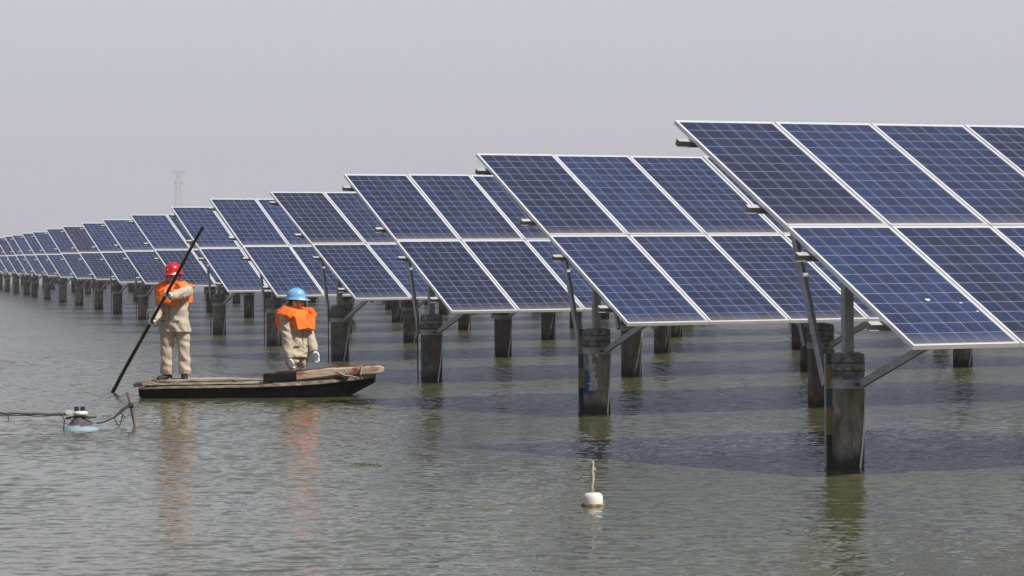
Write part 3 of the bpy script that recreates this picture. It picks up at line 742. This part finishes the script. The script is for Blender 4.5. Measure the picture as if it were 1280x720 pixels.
# ------------------------------------------------------------------ people
def remesh(bm, voxel, mats, name, parent, smooth_it=3, disp=None):
    me = bpy.data.meshes.new(name); bmesh.ops.recalc_face_normals(bm, faces=bm.faces[:]); bm.to_mesh(me); bm.free()
    o = bpy.data.objects.new(name, me); col.objects.link(o)
    m = o.modifiers.new('r', 'REMESH'); m.mode = 'VOXEL'; m.voxel_size = voxel
    s = o.modifiers.new('s', 'SMOOTH'); s.factor = .5; s.iterations = smooth_it
    dg = bpy.context.evaluated_depsgraph_get(); me2 = bpy.data.meshes.new_from_object(o.evaluated_get(dg))
    o.modifiers.clear(); o.data = me2; me2.name = name
    if disp:
        amp, fr, sz = disp
        n_ = [v.normal.copy() for v in me2.vertices]
        for v, nn in zip(me2.vertices, n_):
            c = v.co; wz = .8 * c.z + .55 * c.x - .3 * c.y + .06 * noise.noise(c * 4)
            h = .8 * noise.noise(Vector((c.x * fr * .5, c.y * fr * .5, wz * fr * sz))) + .5 * (.35 - abs(noise.noise(Vector((c.x * fr * .6, c.y * fr * .6 + 9, wz * fr * 1.2 * sz)))) * 1.6)
            v.co = c + nn * amp * h
    me2.materials.clear()
    for mm in (mats if isinstance(mats, list) else [mats]): me2.materials.append(MAT[mm])
    for p in me2.polygons: p.use_smooth = True
    o.parent = parent; return o
def loft(bm, secs, seg=20):
    """secs: (x,y,z,rx,ry,ang) horizontal ellipses"""
    rings = []
    for (x, y, z, rx, ry, an) in secs:
        ca, sa = math.cos(an), math.sin(an); ring = []
        for k in range(seg):
            t = 2 * math.pi * k / seg; u = rx * math.copysign(abs(math.cos(t)) ** .85, math.cos(t)); v = ry * math.copysign(abs(math.sin(t)) ** .85, math.sin(t))
            ring.append(bm.verts.new((x + u * ca - v * sa, y + u * sa + v * ca, z)))
        rings.append(ring)
    for a_, b_ in zip(rings, rings[1:]):
        for k in range(seg): bm.faces.new((a_[k], a_[(k + 1) % seg], b_[(k + 1) % seg], b_[k]))
    bm.faces.new(rings[0]); bm.faces.new(rings[-1])
def ball(bm, c, r, sc=(1, 1, 1), rot=None):
    M = Matrix.Translation(c) @ (rot or Matrix.Identity(4)) @ Matrix.Diagonal((*sc, 1))
    bmesh.ops.create_uvsphere(bm, u_segments=18, v_segments=12, radius=r, matrix=M)
def rbox(bm, c, half, rz=0, rx=0, ry=0):
    M = Matrix.Translation(c) @ Matrix.Rotation(rz, 4, 'Z') @ Matrix.Rotation(rx, 4, 'X') @ Matrix.Rotation(ry, 4, 'Y')
    box(bm, (-half[0], -half[1], -half[2]), half, 0, M)
def hand(bm, wrist, F, N, k=1.0, curl=(20, 25, 20), side=1):
    """palm plus five fingers. F fingers direction, N palm facing direction, side: where the thumb is"""
    F = F.normalized(); N = (N - F * N.dot(F)).normalized(); Sd = F.cross(N).normalized() * side
    for j in range(4):
        o_ = Sd * (.027 - .018 * j)
        tube(bm, [wrist + Sd * (.014 - .009 * j) * 1.2, wrist + F * .045 + o_ * .9, wrist + F * .088 + o_], [.013 * k, .014 * k, .0115 * k], 8, cap='round')
        p = wrist + F * .088 + o_; an = 0; pts = [p]
        lens = [(.040, .025, .02), (.045, .028, .022), (.042, .026, .021), (.032, .02, .018)][j]
        for q_ in range(3):
            an += R(curl[q_] + 2 * j); d = F * math.cos(an) + N * math.sin(an) + Sd * (.06 - .04 * j) * (1 if q_ == 0 else .3)
            p = p + d.normalized() * lens[q_]; pts.append(p)
        tube(bm, pts, [.0105 * k, .010 * k, .0092 * k, .008 * k], 8, cap='round')
    p = wrist + F * .022 + Sd * .022; c0 = R(curl[0]) * .8
    d1 = (F * .62 + Sd * .75 + N * .3).normalized(); d2 = (F * .85 + Sd * .25 + N * math.sin(c0)).normalized(); d3 = (F * .9 - Sd * .05 + N * math.sin(c0) * 1.4).normalized()
    tube(bm, [p, p + d1 * .04, p + d1 * .04 + d2 * .032, p + d1 * .04 + d2 * .032 + d3 * .026], [.015 * k, .0125 * k, .0115 * k, .0095 * k], 8, cap='round')

def person(loc, label, heading, wing, arms, legs, helmet, z0=0.0, head_turn=0.0, lean=Vector((0, 0, 0))):
    """all coordinates in the camera-aligned frame, metres, feet at z=0.
       arms: list of (shoulder, elbow, wrist, hand_dir, palm_dir, curl, side); legs: (hip, knee, ankle, toe_dir)"""
    root = empty('person', loc, -TH); tag(root, label, 'person')
    H = Matrix.Rotation(heading, 4, 'Z'); HH = Matrix.Rotation(heading + head_turn, 4, 'Z')
    Z = z0                                            # hip drop for bent knees
    def B(x, y, z): return H @ Vector((x, y, 0)) + Vector((0, 0, z - Z)) + lean * (z / 1.4)
    hc = B(0, -.018, 1.488)                             # head centre
    def Hd(x, y, z): return hc + HH @ Vector((x, y, z))
    # ---- body (one continuous mesh)
    bm = bmesh.new()
    def S_(z, rx, ry, y=0): c = B(0, y, z); return (c.x, c.y, c.z, rx, ry, heading)
    loft(bm, [S_(.78, .14, .095), (S_(.88, .155, .10)), S_(1.0, .135, .09), S_(1.15, .155, .10), S_(1.27, .16, .095), S_(1.33, .10, .07)])
    tube(bm, [B(0, .01, 1.28), B(0, .005, 1.36), B(0, -.005, 1.42)], [.062, .056, .055], 12, cap='round')
    ball(bm, Hd(0, .005, .015), .1, (.78, .96, 1.12), HH)
    ball(bm, Hd(0, -.025, -.055), .06, (.9, 1.0, .95), HH)      # jaw
    ball(bm, Hd(0, -.062, -.098), .026, (1, .9, .8), HH)          # chin
    tube(bm, [Hd(0, -.088, .012), Hd(0, -.104, -.018), Hd(0, -.112, -.034)], [.008, .011, .014], 8, cap='round')
    ball(bm, Hd(0, -.092, -.062), .018, (1.3, .5, .5), HH)       # lips
    for s in (-1, 1):
        ball(bm, Hd(s * .078, .01, -.005), .026, (.4, .8, 1.15), HH)
        ball(bm, Hd(s * .036, -.078, -.028), .022, (1, .6, .9), HH)
    for (sh, el, wr, hd, pn, cu_, sd) in arms:
        tube(bm, [sh, sh.lerp(el, .5), el, el.lerp(wr, .4), wr], [.052, .045, .038, .037, .026], 10, cap='round')
        hand(bm, wr, hd, pn, .88, cu_, sd)
    for (hp, kn, ank, toe) in legs:
        tube(bm, [hp, hp.lerp(kn, .5), kn, kn.lerp(ank, .35), ank], [.082, .068, .052, .05, .034], 10, cap='round')
        tube(bm, [ank + Vector((0, 0, -.03)), ank + toe * .08 + Vector((0, 0, -.05)), ank + toe * .15 + Vector((0, 0, -.06))], [.032, .03, .022], 8, cap='round')
    remesh(bm, .0075, 'skin', 'body', root, 2)
    # ---- face details
    for s in (-1, 1):
        bm = bmesh.new(); ball(bm, Hd(s * .032, -.0935, .006), .0085, (1.5, .5, .7), HH); link('eye', bm, 'dark', root, True)
        bm = bmesh.new(); tube(bm, [Hd(s * .016, -.100, .024), Hd(s * .034, -.098, .029), Hd(s * .052, -.086, .024)], .004, 6); link('eyebrow', bm, 'hair', root, True)
    bm = bmesh.new(); loft(bm, [(*Hd(0, .022, z), rx, ry, heading + head_turn) for z, rx, ry in ((-.05, .062, .068), (-.01, .080, .082), (.04, .084, .096), (.08, .074, .088))]); remesh(bm, .01, 'hair', 'hair', root, 2)
    # ---- trousers
    bm = bmesh.new()
    loft(bm, [S_(.74, .165, .12), S_(.84, .178, .125), S_(.98, .165, .12)])
    for (hp, kn, ank, toe) in legs:
        a2 = ank + Vector((0, .005, .012))
        tube(bm, [hp + Vector((0, 0, .02)), hp.lerp(kn, .5), kn, kn.lerp(a2, .5), kn.lerp(a2, .86), a2], [.108, .100, .086, .084, .092, .086], 14, cap='flat', sx=1.02)
    tr = remesh(bm, .011, 'khaki', 'trousers', root, 2, (.022, 10, 1.2))
    # ---- jacket with sleeves
    bm = bmesh.new()
    loft(bm, [S_(.70, .236, .172), S_(.76, .228, .168), S_(.90, .205, .155), S_(1.02, .195, .148), S_(1.16, .205, .150), S_(1.27, .195, .135), S_(1.335, .13, .10), S_(1.37, .085, .08)])
    for (sh, el, wr, hd, pn, cu_, sd) in arms:
        e = wr + (wr - el).normalized() * .005
        tube(bm, [sh, sh.lerp(el, .5), el, el.lerp(e, .5), e], [.088, .080, .072, .062, .050], 14, cap='round' if False else 'flat')
        ball(bm, sh, .088); ball(bm, el, .073)
    jk = remesh(bm, .0105, 'khaki', 'jacket', root, 2, (.024, 11, 1.15))
    bm = bmesh.new(); tube(bm, [B(.0, -.153 - .004 * (i % 2), .705 + .06 * i) for i in range(7)], .006, 6); link('placket', bm, 'seam', jk)
    for s in (-1, 1):
        bm = bmesh.new(); c = B(s * .105, -.143, .86); rbox(bm, c, (.052, .010, .010), heading - s * -.25); remesh(bm, .006, 'seam', 'pocket_flap', jk, 1)
    for (sh, el, wr, hd, pn, cu_, sd) in arms:
        bm = bmesh.new(); e = wr + (wr - el).normalized() * .002; tube(bm, [wr.lerp(el, .12), wr.lerp(el, .05), e], [.056, .058, .055], 14); remesh(bm, .009, 'khaki', 'cuff', jk, 1)
    # ---- life vest: front pads, back pad, shoulder rolls, collar
    bm = bmesh.new()
    loft(bm, [S_(1.13, .20, .175, -.01), S_(1.19, .215, .195, -.015), S_(1.28, .212, .190, -.01), S_(1.335, .19, .155), S_(1.37, .150, .12), S_(1.385, .11, .10)])
    for s in (-1, 1):
        c = B(s * .092, -.182, 1.195); rbox(bm, c, (.086, .050, .108), heading + s * .20, R(-9), s * R(9))
        c = B(s * (wing - .004), -.03, 1.340); rbox(bm, c, (.082, .130, .042), heading + s * .1, R(6), s * R(44))
    c = B(0, .175, 1.24); rbox(bm, c, (.18, .045, .14), heading, R(-8))
    c = B(0, .11, 1.362); rbox(bm, c, (.12, .055, .045), heading)
    vest = remesh(bm, .012, 'orange', 'life_vest', root, 4, (.016, 9, 1.0))
    bm = bmesh.new(); n_ = 16
    pts = [B(math.sin(t) * .092, -math.cos(t) * .09 + .01, 1.362 + .035 * (1 - math.cos(t)) / 2) for t in [R(35) + R(290) * i / n_ for i in range(n_ + 1)]]
    tube(bm, pts, .036, 10, cap='round'); remesh(bm, .010, 'redorange', 'vest_collar', vest, 3, (.005, 14, 1))
    # ---- gloves
    for (sh, el, wr, hd, pn, cu_, sd) in arms:
        bm = bmesh.new(); hand(bm, wr, hd, pn, 1.25, cu_, sd); tube(bm, [wr - (wr - el).normalized() * .03, wr + hd.normalized() * .02], [.036, .034], 12, cap='round')
        remesh(bm, .0058, 'glove', 'glove', root, 2)
    # ---- shoes
    for (hp, kn, ank, toe) in legs:
        g = Vector((ank.x, ank.y, 0)); bm = bmesh.new(); tz = Vector((0, 0, 1))
        tube(bm, [g - toe * .055 + tz * .055, g + tz * .058, g + toe * .075 + tz * .046, g + toe * .155 + tz * .036], [.044, .052, .046, .036], 12, cap='round', sx=1.0)
        tube(bm, [g + tz * .05, g + tz * .105], [.05, .046], 12)
        sh_ = remesh(bm, .009, 'shoe', 'shoe', root, 2)
        bm = bmesh.new(); tube(bm, [g - toe * .06 + tz * .014, g + tz * .014, g + toe * .09 + tz * .014, g + toe * .165 + tz * .014], [.04, .045, .047, .032], 12, cap='round', ref=tz)
        for v in bm.verts: v.co.z = .004 + (v.co.z + .04) * .22
        link('sole', bm, 'sole', sh_, True)
    # ---- helmet
    bm = bmesh.new(); seg = 28
    prof = [(1.0, 0.0), (.995, .035), (.965, .065), (.88, .095), (.72, .121), (.5, .139), (.25, .149), (.04, .152)]
    rings = []
    for (k, z) in prof:
        rings.append([bm.verts.new(Hd(math.sin(t) * .119 * k, -math.cos(t) * .138 * k, .047 + z)) for t in [2 * math.pi * i / seg for i in range(seg)]])
    brim = []
    for (e, dz_) in ((1.0, 0), (1.0, -.006)):
        brim.append([bm.verts.new(Hd(math.sin(t) * (.119 + .013), -math.cos(t) * (.138 + .016 + .062 * max(0, math.cos(t)) ** 2), .040 + dz_ - .014 * max(0, math.cos(t)))) for t in [2 * math.pi * i / seg for i in range(seg)]])
    inner = [bm.verts.new(Hd(math.sin(t) * .113, -math.cos(t) * .132, .040)) for t in [2 * math.pi * i / seg for i in range(seg)]]
    allr = [inner, brim[1], brim[0]] + rings
    for a_, b_ in zip(allr, allr[1:]):
        for i in range(seg): bm.faces.new((a_[i], a_[(i + 1) % seg], b_[(i + 1) % seg], b_[i]))
    bm.faces.new(rings[-1]); bm.faces.new(inner)
    hm = link('helmet', bm, helmet, root, True)
    for s in (-1, 0, 1):
        bm = bmesh.new(); tube(bm, [Hd(s * .034, -.128, .105), Hd(s * .040, -.085, .166), Hd(s * .040, -.02, .196), Hd(s * .040, .05, .188), Hd(s * .034, .108, .140)], [.004, .008, .009, .008, .004], 8)
        link('ridge', bm, helmet, hm, True)
    if helmet == 'redhelmet':
        bm = bmesh.new()
        for (x0, x1, z0_, z1_) in ((-.018, .018, .113, .121), (-.006, .006, .088, .113), (-.020, -.010, .094, .104), (.010, .020, .094, .104)):
            vs_ = []
            for (x_, z_) in ((x0, z0_), (x1, z0_), (x1, z1_), (x0, z1_)):
                vs_.append(bm.verts.new(Hd(x_, -.143 + (z_ - .085) * .38 + abs(x_) * .12, z_)))
            bm.faces.new(vs_)
        bmesh.ops.solidify(bm, geom=bm.faces[:], thickness=.003)
        link('emblem', bm, 'emblem', hm)
    for s in (-1, 1):
        bm = bmesh.new(); tube(bm, [Hd(s * .095, -.02, .045), Hd(s * .083, -.035, -.03), Hd(s * .05, -.05, -.085), Hd(0, -.06, -.118)], .005, 5); link('chin_strap', bm, 'dark', hm)
    return root

# worker with the pole, on the stern deck
V = Vector
P1 = at(219, 476.3, 42.2)
def rel(origin, px, py, dD, D0=42.2):
    v = at(px, py, D0 + dD) - origin; c, s = math.cos(TH), math.sin(TH); return Vector((v.x * c - v.y * s, v.x * s + v.y * c, v.z))
pole_a = on_water(140.5, 490.3); pole_b = at(253.5, 284, 39.6)
# hands: closest points on the pole for the two pixels
def pole_at(py):
    best = None
    for i in range(2001):
        p = pole_a.lerp(pole_b, i / 2000); d = p - V((0, 0, CAM_H)); y = 360 - d.dot(cu) / d.dot(fw) * F_PX
        if best is None or abs(y - py) < best[0]: best = (abs(y - py), p)
    return best[1]
def to_local(v, o): v = v - o; c, s = math.cos(TH), math.sin(TH); return Vector((v.x * c - v.y * s, v.x * s + v.y * c, v.z))
pd = to_local(pole_b, V((0, 0, 0))) - to_local(pole_a, V((0, 0, 0))); pd.normalize()
g1 = to_local(pole_at(403), P1); g2 = to_local(pole_at(368), P1)
print('grips', g1, g2)
def grip(g, fromdir, el_hint):
    """wrist so the palm wraps the pole at g. fromdir: side the palm lies on"""
    N = -(fromdir - pd * fromdir.dot(pd)).normalized()      # palm faces the pole
    Fd = pd.cross(N).normalized()
    return N, Fd
# lower hand (image left)
hd1 = -25
nA, fA = grip(g1, V((.2, .9, .2)), None)
if fA.x > 0: fA = -fA
wrA = g1 - nA * .032 - fA * .075
nB, fB = grip(g2, V((.1, .95, 0)), None)
if fB.x > 0: fB = -fB
wrB = g2 - nB * .032 - fB * .075
Hm = Matrix.Rotation(R(-24), 4, 'Z')
shL = Hm @ V((.20, 0, 0)) + V((0, 0, 1.28)); shR = Hm @ V((-.20, 0, 0)) + V((0, 0, 1.28))
def elbow(sh, wr, hint, l1=.29, l2=.26):
    d = wr - sh; L_ = d.length
    if L_ > l1 + l2 - .01: return sh.lerp(wr, l1 / (l1 + l2))
    a_ = (l1 * l1 - l2 * l2 + L_ * L_) / (2 * L_); h_ = math.sqrt(max(l1 * l1 - a_ * a_, 0)); u = d.normalized(); k = (hint - u * hint.dot(u)).normalized()
    return sh + u * a_ + k * h_
print('arm reach', (wrA - shR).length, (wrB - shL).length)
side = lambda F, N, want: 1 if F.cross(N).dot(want) > 0 else -1
armsA = [(shR, elbow(shR, wrA, V((-.9, .6, -.3))), wrA, fA, nA, (70, 70, 40), side(fA, nA, V((0, 0, 1)))),
         (shL, elbow(shL, wrB, V((.35, .1, -1)), .32, .27), wrB, fB, nB, (70, 70, 40), side(fB, nB, V((0, 0, 1))))]
legsA = [(V((-.095, .0, .80)), V((-.115, -.015, .45)), V((-.125, .03, .085)), V((-.62, -.78, 0)).normalized()),
         (V((.095, .0, .80)), V((.135, -.02, .45)), V((.135, -.03, .085)), V((.18, -.98, 0)).normalized())]
person(P1, 'worker in red hard hat and orange vest on the stern holding a long pole', R(-24), .165, armsA, legsA, 'redhelmet', head_turn=R(-8))
bm = bmesh.new()
q1_ = pole_a + (pole_a - pole_b).normalized() * .9
n_ = 24; pts = []
for i in range(n_ + 1):
    t = i / n_; p = q1_.lerp(pole_b, t) + V((0, 0, -.02 * math.sin(t * math.pi * 1.0))) * 0
    pts.append(p + V((noise.noise(V((t * 5, 0, 0))), noise.noise(V((t * 5, 3, 0))), 0)) * .012)
tube(bm, pts, [.030 - .011 * i / n_ + (.0025 if i % 4 == 0 else 0) for i in range(n_ + 1)], 10, cap='round')
o = link('punting_pole', bm, 'blackpole', None, True); tag(o, 'long black pole dipping into the water, gripped by the red-helmeted worker', 'pole')

# second worker, standing down in the well
P2 = at(370, 500, 42.25); P2.z = .045
top_want = at(366, 359.8, 42.25).z - P2.z
drop = 1.689 - top_want
print('drop', drop)
hg = R(48); Hm2 = Matrix.Rotation(hg, 4, 'Z')
sR = Hm2 @ V((-.20, 0, 0)) + V((0, 0, 1.28 - drop)); sL = Hm2 @ V((.20, 0, 0)) + V((0, 0, 1.28 - drop))
w1 = rel(P2, 361.5, 447.5, -.22, 42.25); w2 = rel(P2, 392.5, 439.5, -.06, 42.25)
f1 = V((.10, -.06, -1)); f2 = V((.42, -.10, -.9))
armsB = [(sR, elbow(sR, w1, V((-.9, -.2, 0))), w1, f1, V((.8, .5, 0)), (22, 30, 25), side(f1, V((.8, .5, 0)), V((.6, -.6, 0)))),
         (sL, elbow(sL, w2, V((.9, .3, 0))), w2, f2, V((-.5, -.7, 0)), (14, 18, 14), side(f2, V((-.5, -.7, 0)), V((.7, -.6, 0))))]
hz0 = .80 - drop
legsB = []
for s in (-1, 1):
    hp = Hm2 @ V((s * .09, 0, 0)) + V((0, 0, hz0)); an = Hm2 @ V((s * .11, .26, 0)) + V((0, 0, .085)); kn = elbow(hp, an, Hm2 @ V((0, -1, 0)), .36, .365)
    legsB.append((hp, kn, an, Hm2 @ V((0, -1, 0))))
person(P2, 'worker in light blue hard hat and orange life vest standing behind the timbers facing right', hg, .205, armsB, legsB, 'bluehelmet', z0=drop, head_turn=R(30))

# ------------------------------------------------------------------ small things in the water
# white float with a stick
fp = on_water(741.5, 632)
root = empty('float_buoy', fp, -TH); tag(root, 'small white round float with an upright stick, in front of the panels', 'buoy')
k = (fp - V((0, 0, CAM_H))).dot(fw) / F_PX
bm = bmesh.new(); lathe(bm, [(.066, -.05), (.076, 0), (.078, .03), (.077, .065), (.070, .088), (.050, .100), (.015, .103)], 28); link('drum', bm, 'foam', root, True)
bm = bmesh.new(); lathe(bm, [(.077, -.01), (.092, -.004), (.094, .010), (.080, .018)], 28, rn=.05); link('base_ring', bm, 'algae', root, True)
bm = bmesh.new(); tube(bm, [(-.005, 0, .09), (-.010, 0, .15), (0, 0, .22), (-.006, 0, .27), (.0, .0, .33), (-.002, 0, .352)], [.014, .012, .015, .014, .012, .009], 8)
tube(bm, [(0, 0, .27), (.016, -.004, .285), (.015, 0, .30)], [.010, .009, .006], 6); link('stick', bm, 'palestick', root, True)
# aerator float
ap = on_water(101, 537.5)
root = empty('aerator', ap, -TH); tag(root, 'cone-shaped blue and mud-brown aerator float with white motor', 'aerator')
bm = bmesh.new(); lathe(bm, [(.215, -.03), (.205, .008), (.165, .042), (.125, .085), (.085, .132), (.056, .160), (.05, .175)], 36, rn=.06); link('cone', bm, 'mudfloat', root, True)
bm = bmesh.new(); lathe(bm, [(.06, .168), (.085, .175), (.088, .20), (.07, .215), (.05, .22)], 24); box(bm, (-.17, -.035, .185), (-.08, .035, .225))
link('motor', bm, 'pump', root)
bm = bmesh.new()
for s in (-1, 1): bmesh.ops.create_cone(bm, segments=14, radius1=.028, radius2=.026, depth=.05, cap_ends=True, matrix=Matrix.Translation((s * .035 - .01, 0, .245)))
link('cap', bm, 'dark', root)
bm = bmesh.new(); tube(bm, [(.02, -.06, .16), (.06, -.08, .15), (.09, -.08, .155), (.12, -.07, .15), (.19, -.05, .15)], .012, 6); tube(bm, [(-.16, -.05, .14), (-.10, -.07, .15), (-.04, -.07, .165)], .014, 6); link('bracket', bm, 'dark', root)
aD = (ap - V((0, 0, CAM_H))).dot(fw)
pa, pb = at(-70, 514.5, aD + .1), at(84, 518, aD)
bm = bmesh.new(); n_ = 20
tube(bm, [pa.lerp(pb, i / n_) + V((0, 0, .006 * math.sin(i * 1.7))) for i in range(n_ + 1)], .016, 10)
o = link('support_pipe', bm, 'pipe', None, True); tag(o, 'weathered grey pipe running from the left edge to the aerator', 'pipe')
bm = bmesh.new(); tube(bm, [at(x_, y_, aD - .03) for x_, y_ in ((-40, 517), (10, 519.5), (30, 519), (45, 520.3), (60, 519.8), (72, 518.2), (78, 520), (80.5, 525), (80, 531), (79, 537.5))], .0065, 6)
tube(bm, [at(10.4, y_, aD - .03) for y_ in (518, 523, 527.5)], .005, 5)
o = link('cable', bm, 'darkrope'); tag(o, 'thin dark cable slung along the pipe and down to the aerator', 'cable')
# stake and rope
sk = on_water(169.5, 533); sD = (sk - V((0, 0, CAM_H))).dot(fw)
bm = bmesh.new(); tube(bm, [at(171, 541, sD), at(169.3, 531, sD), at(165.5, 514, sD), at(162, 500, sD), at(159, 490.5, sD)], [.024, .023, .021, .019, .018], 9)
o = link('wooden_stake', bm, 'bark', None, True); tag(o, 'leaning bare wooden stake in the water beside the boat\'s stern', 'stake')
bm = bmesh.new()
pl = [(121, 529), (128, 528), (136, 525), (143, 521.5), (149, 516.5), (154, 511.5), (160, 507.5), (165, 506)]
tube(bm, [at(x_, y_, aD + (sD - aD) * min(1, (x_ - 120) / 45) - .02) for x_, y_ in pl], [.009, .009, .010, .011, .016, .020, .017, .013], 8)
for dy in (0, 3): tube(bm, [at(163.5 + math.cos(t) * 3.2, 505.5 + dy + math.sin(t) * .8, sD + math.sin(t) * .035) for t in [i * .6 for i in range(12)]], .008, 6)
for L_ in ([(145, 521), (143, 524), (146, 529), (148, 533.5), (151, 529), (152, 523), (154, 518)], [(150, 515), (154, 519), (157, 522), (155, 524), (152, 520)]):
    tube(bm, [at(x_, y_, sD - .06) for x_, y_ in L_], .006, 5)
o = link('mooring_rope', bm, 'darkrope', None, True); tag(o, 'dark frayed rope tied from the aerator to the leaning stake', 'rope')
# a small raft of duckweed
bm = bmesh.new(); c0 = on_water(455, 581)
for i in range(46):
    p = c0 + rt * random.gauss(0, .065) + fw0 * random.gauss(0, .12); s_ = random.uniform(.006, .014)
    box(bm, (p.x - s_, p.y - s_, .002), (p.x + s_, p.y + s_, .005 + random.random() * .004))
o = link('duckweed', bm, 'weed'); tag(o, None, None, kind='stuff')
print('objects', len(bpy.data.objects), 'panels', sum(1 for o in bpy.data.objects if o.name.startswith('solar_panel')))
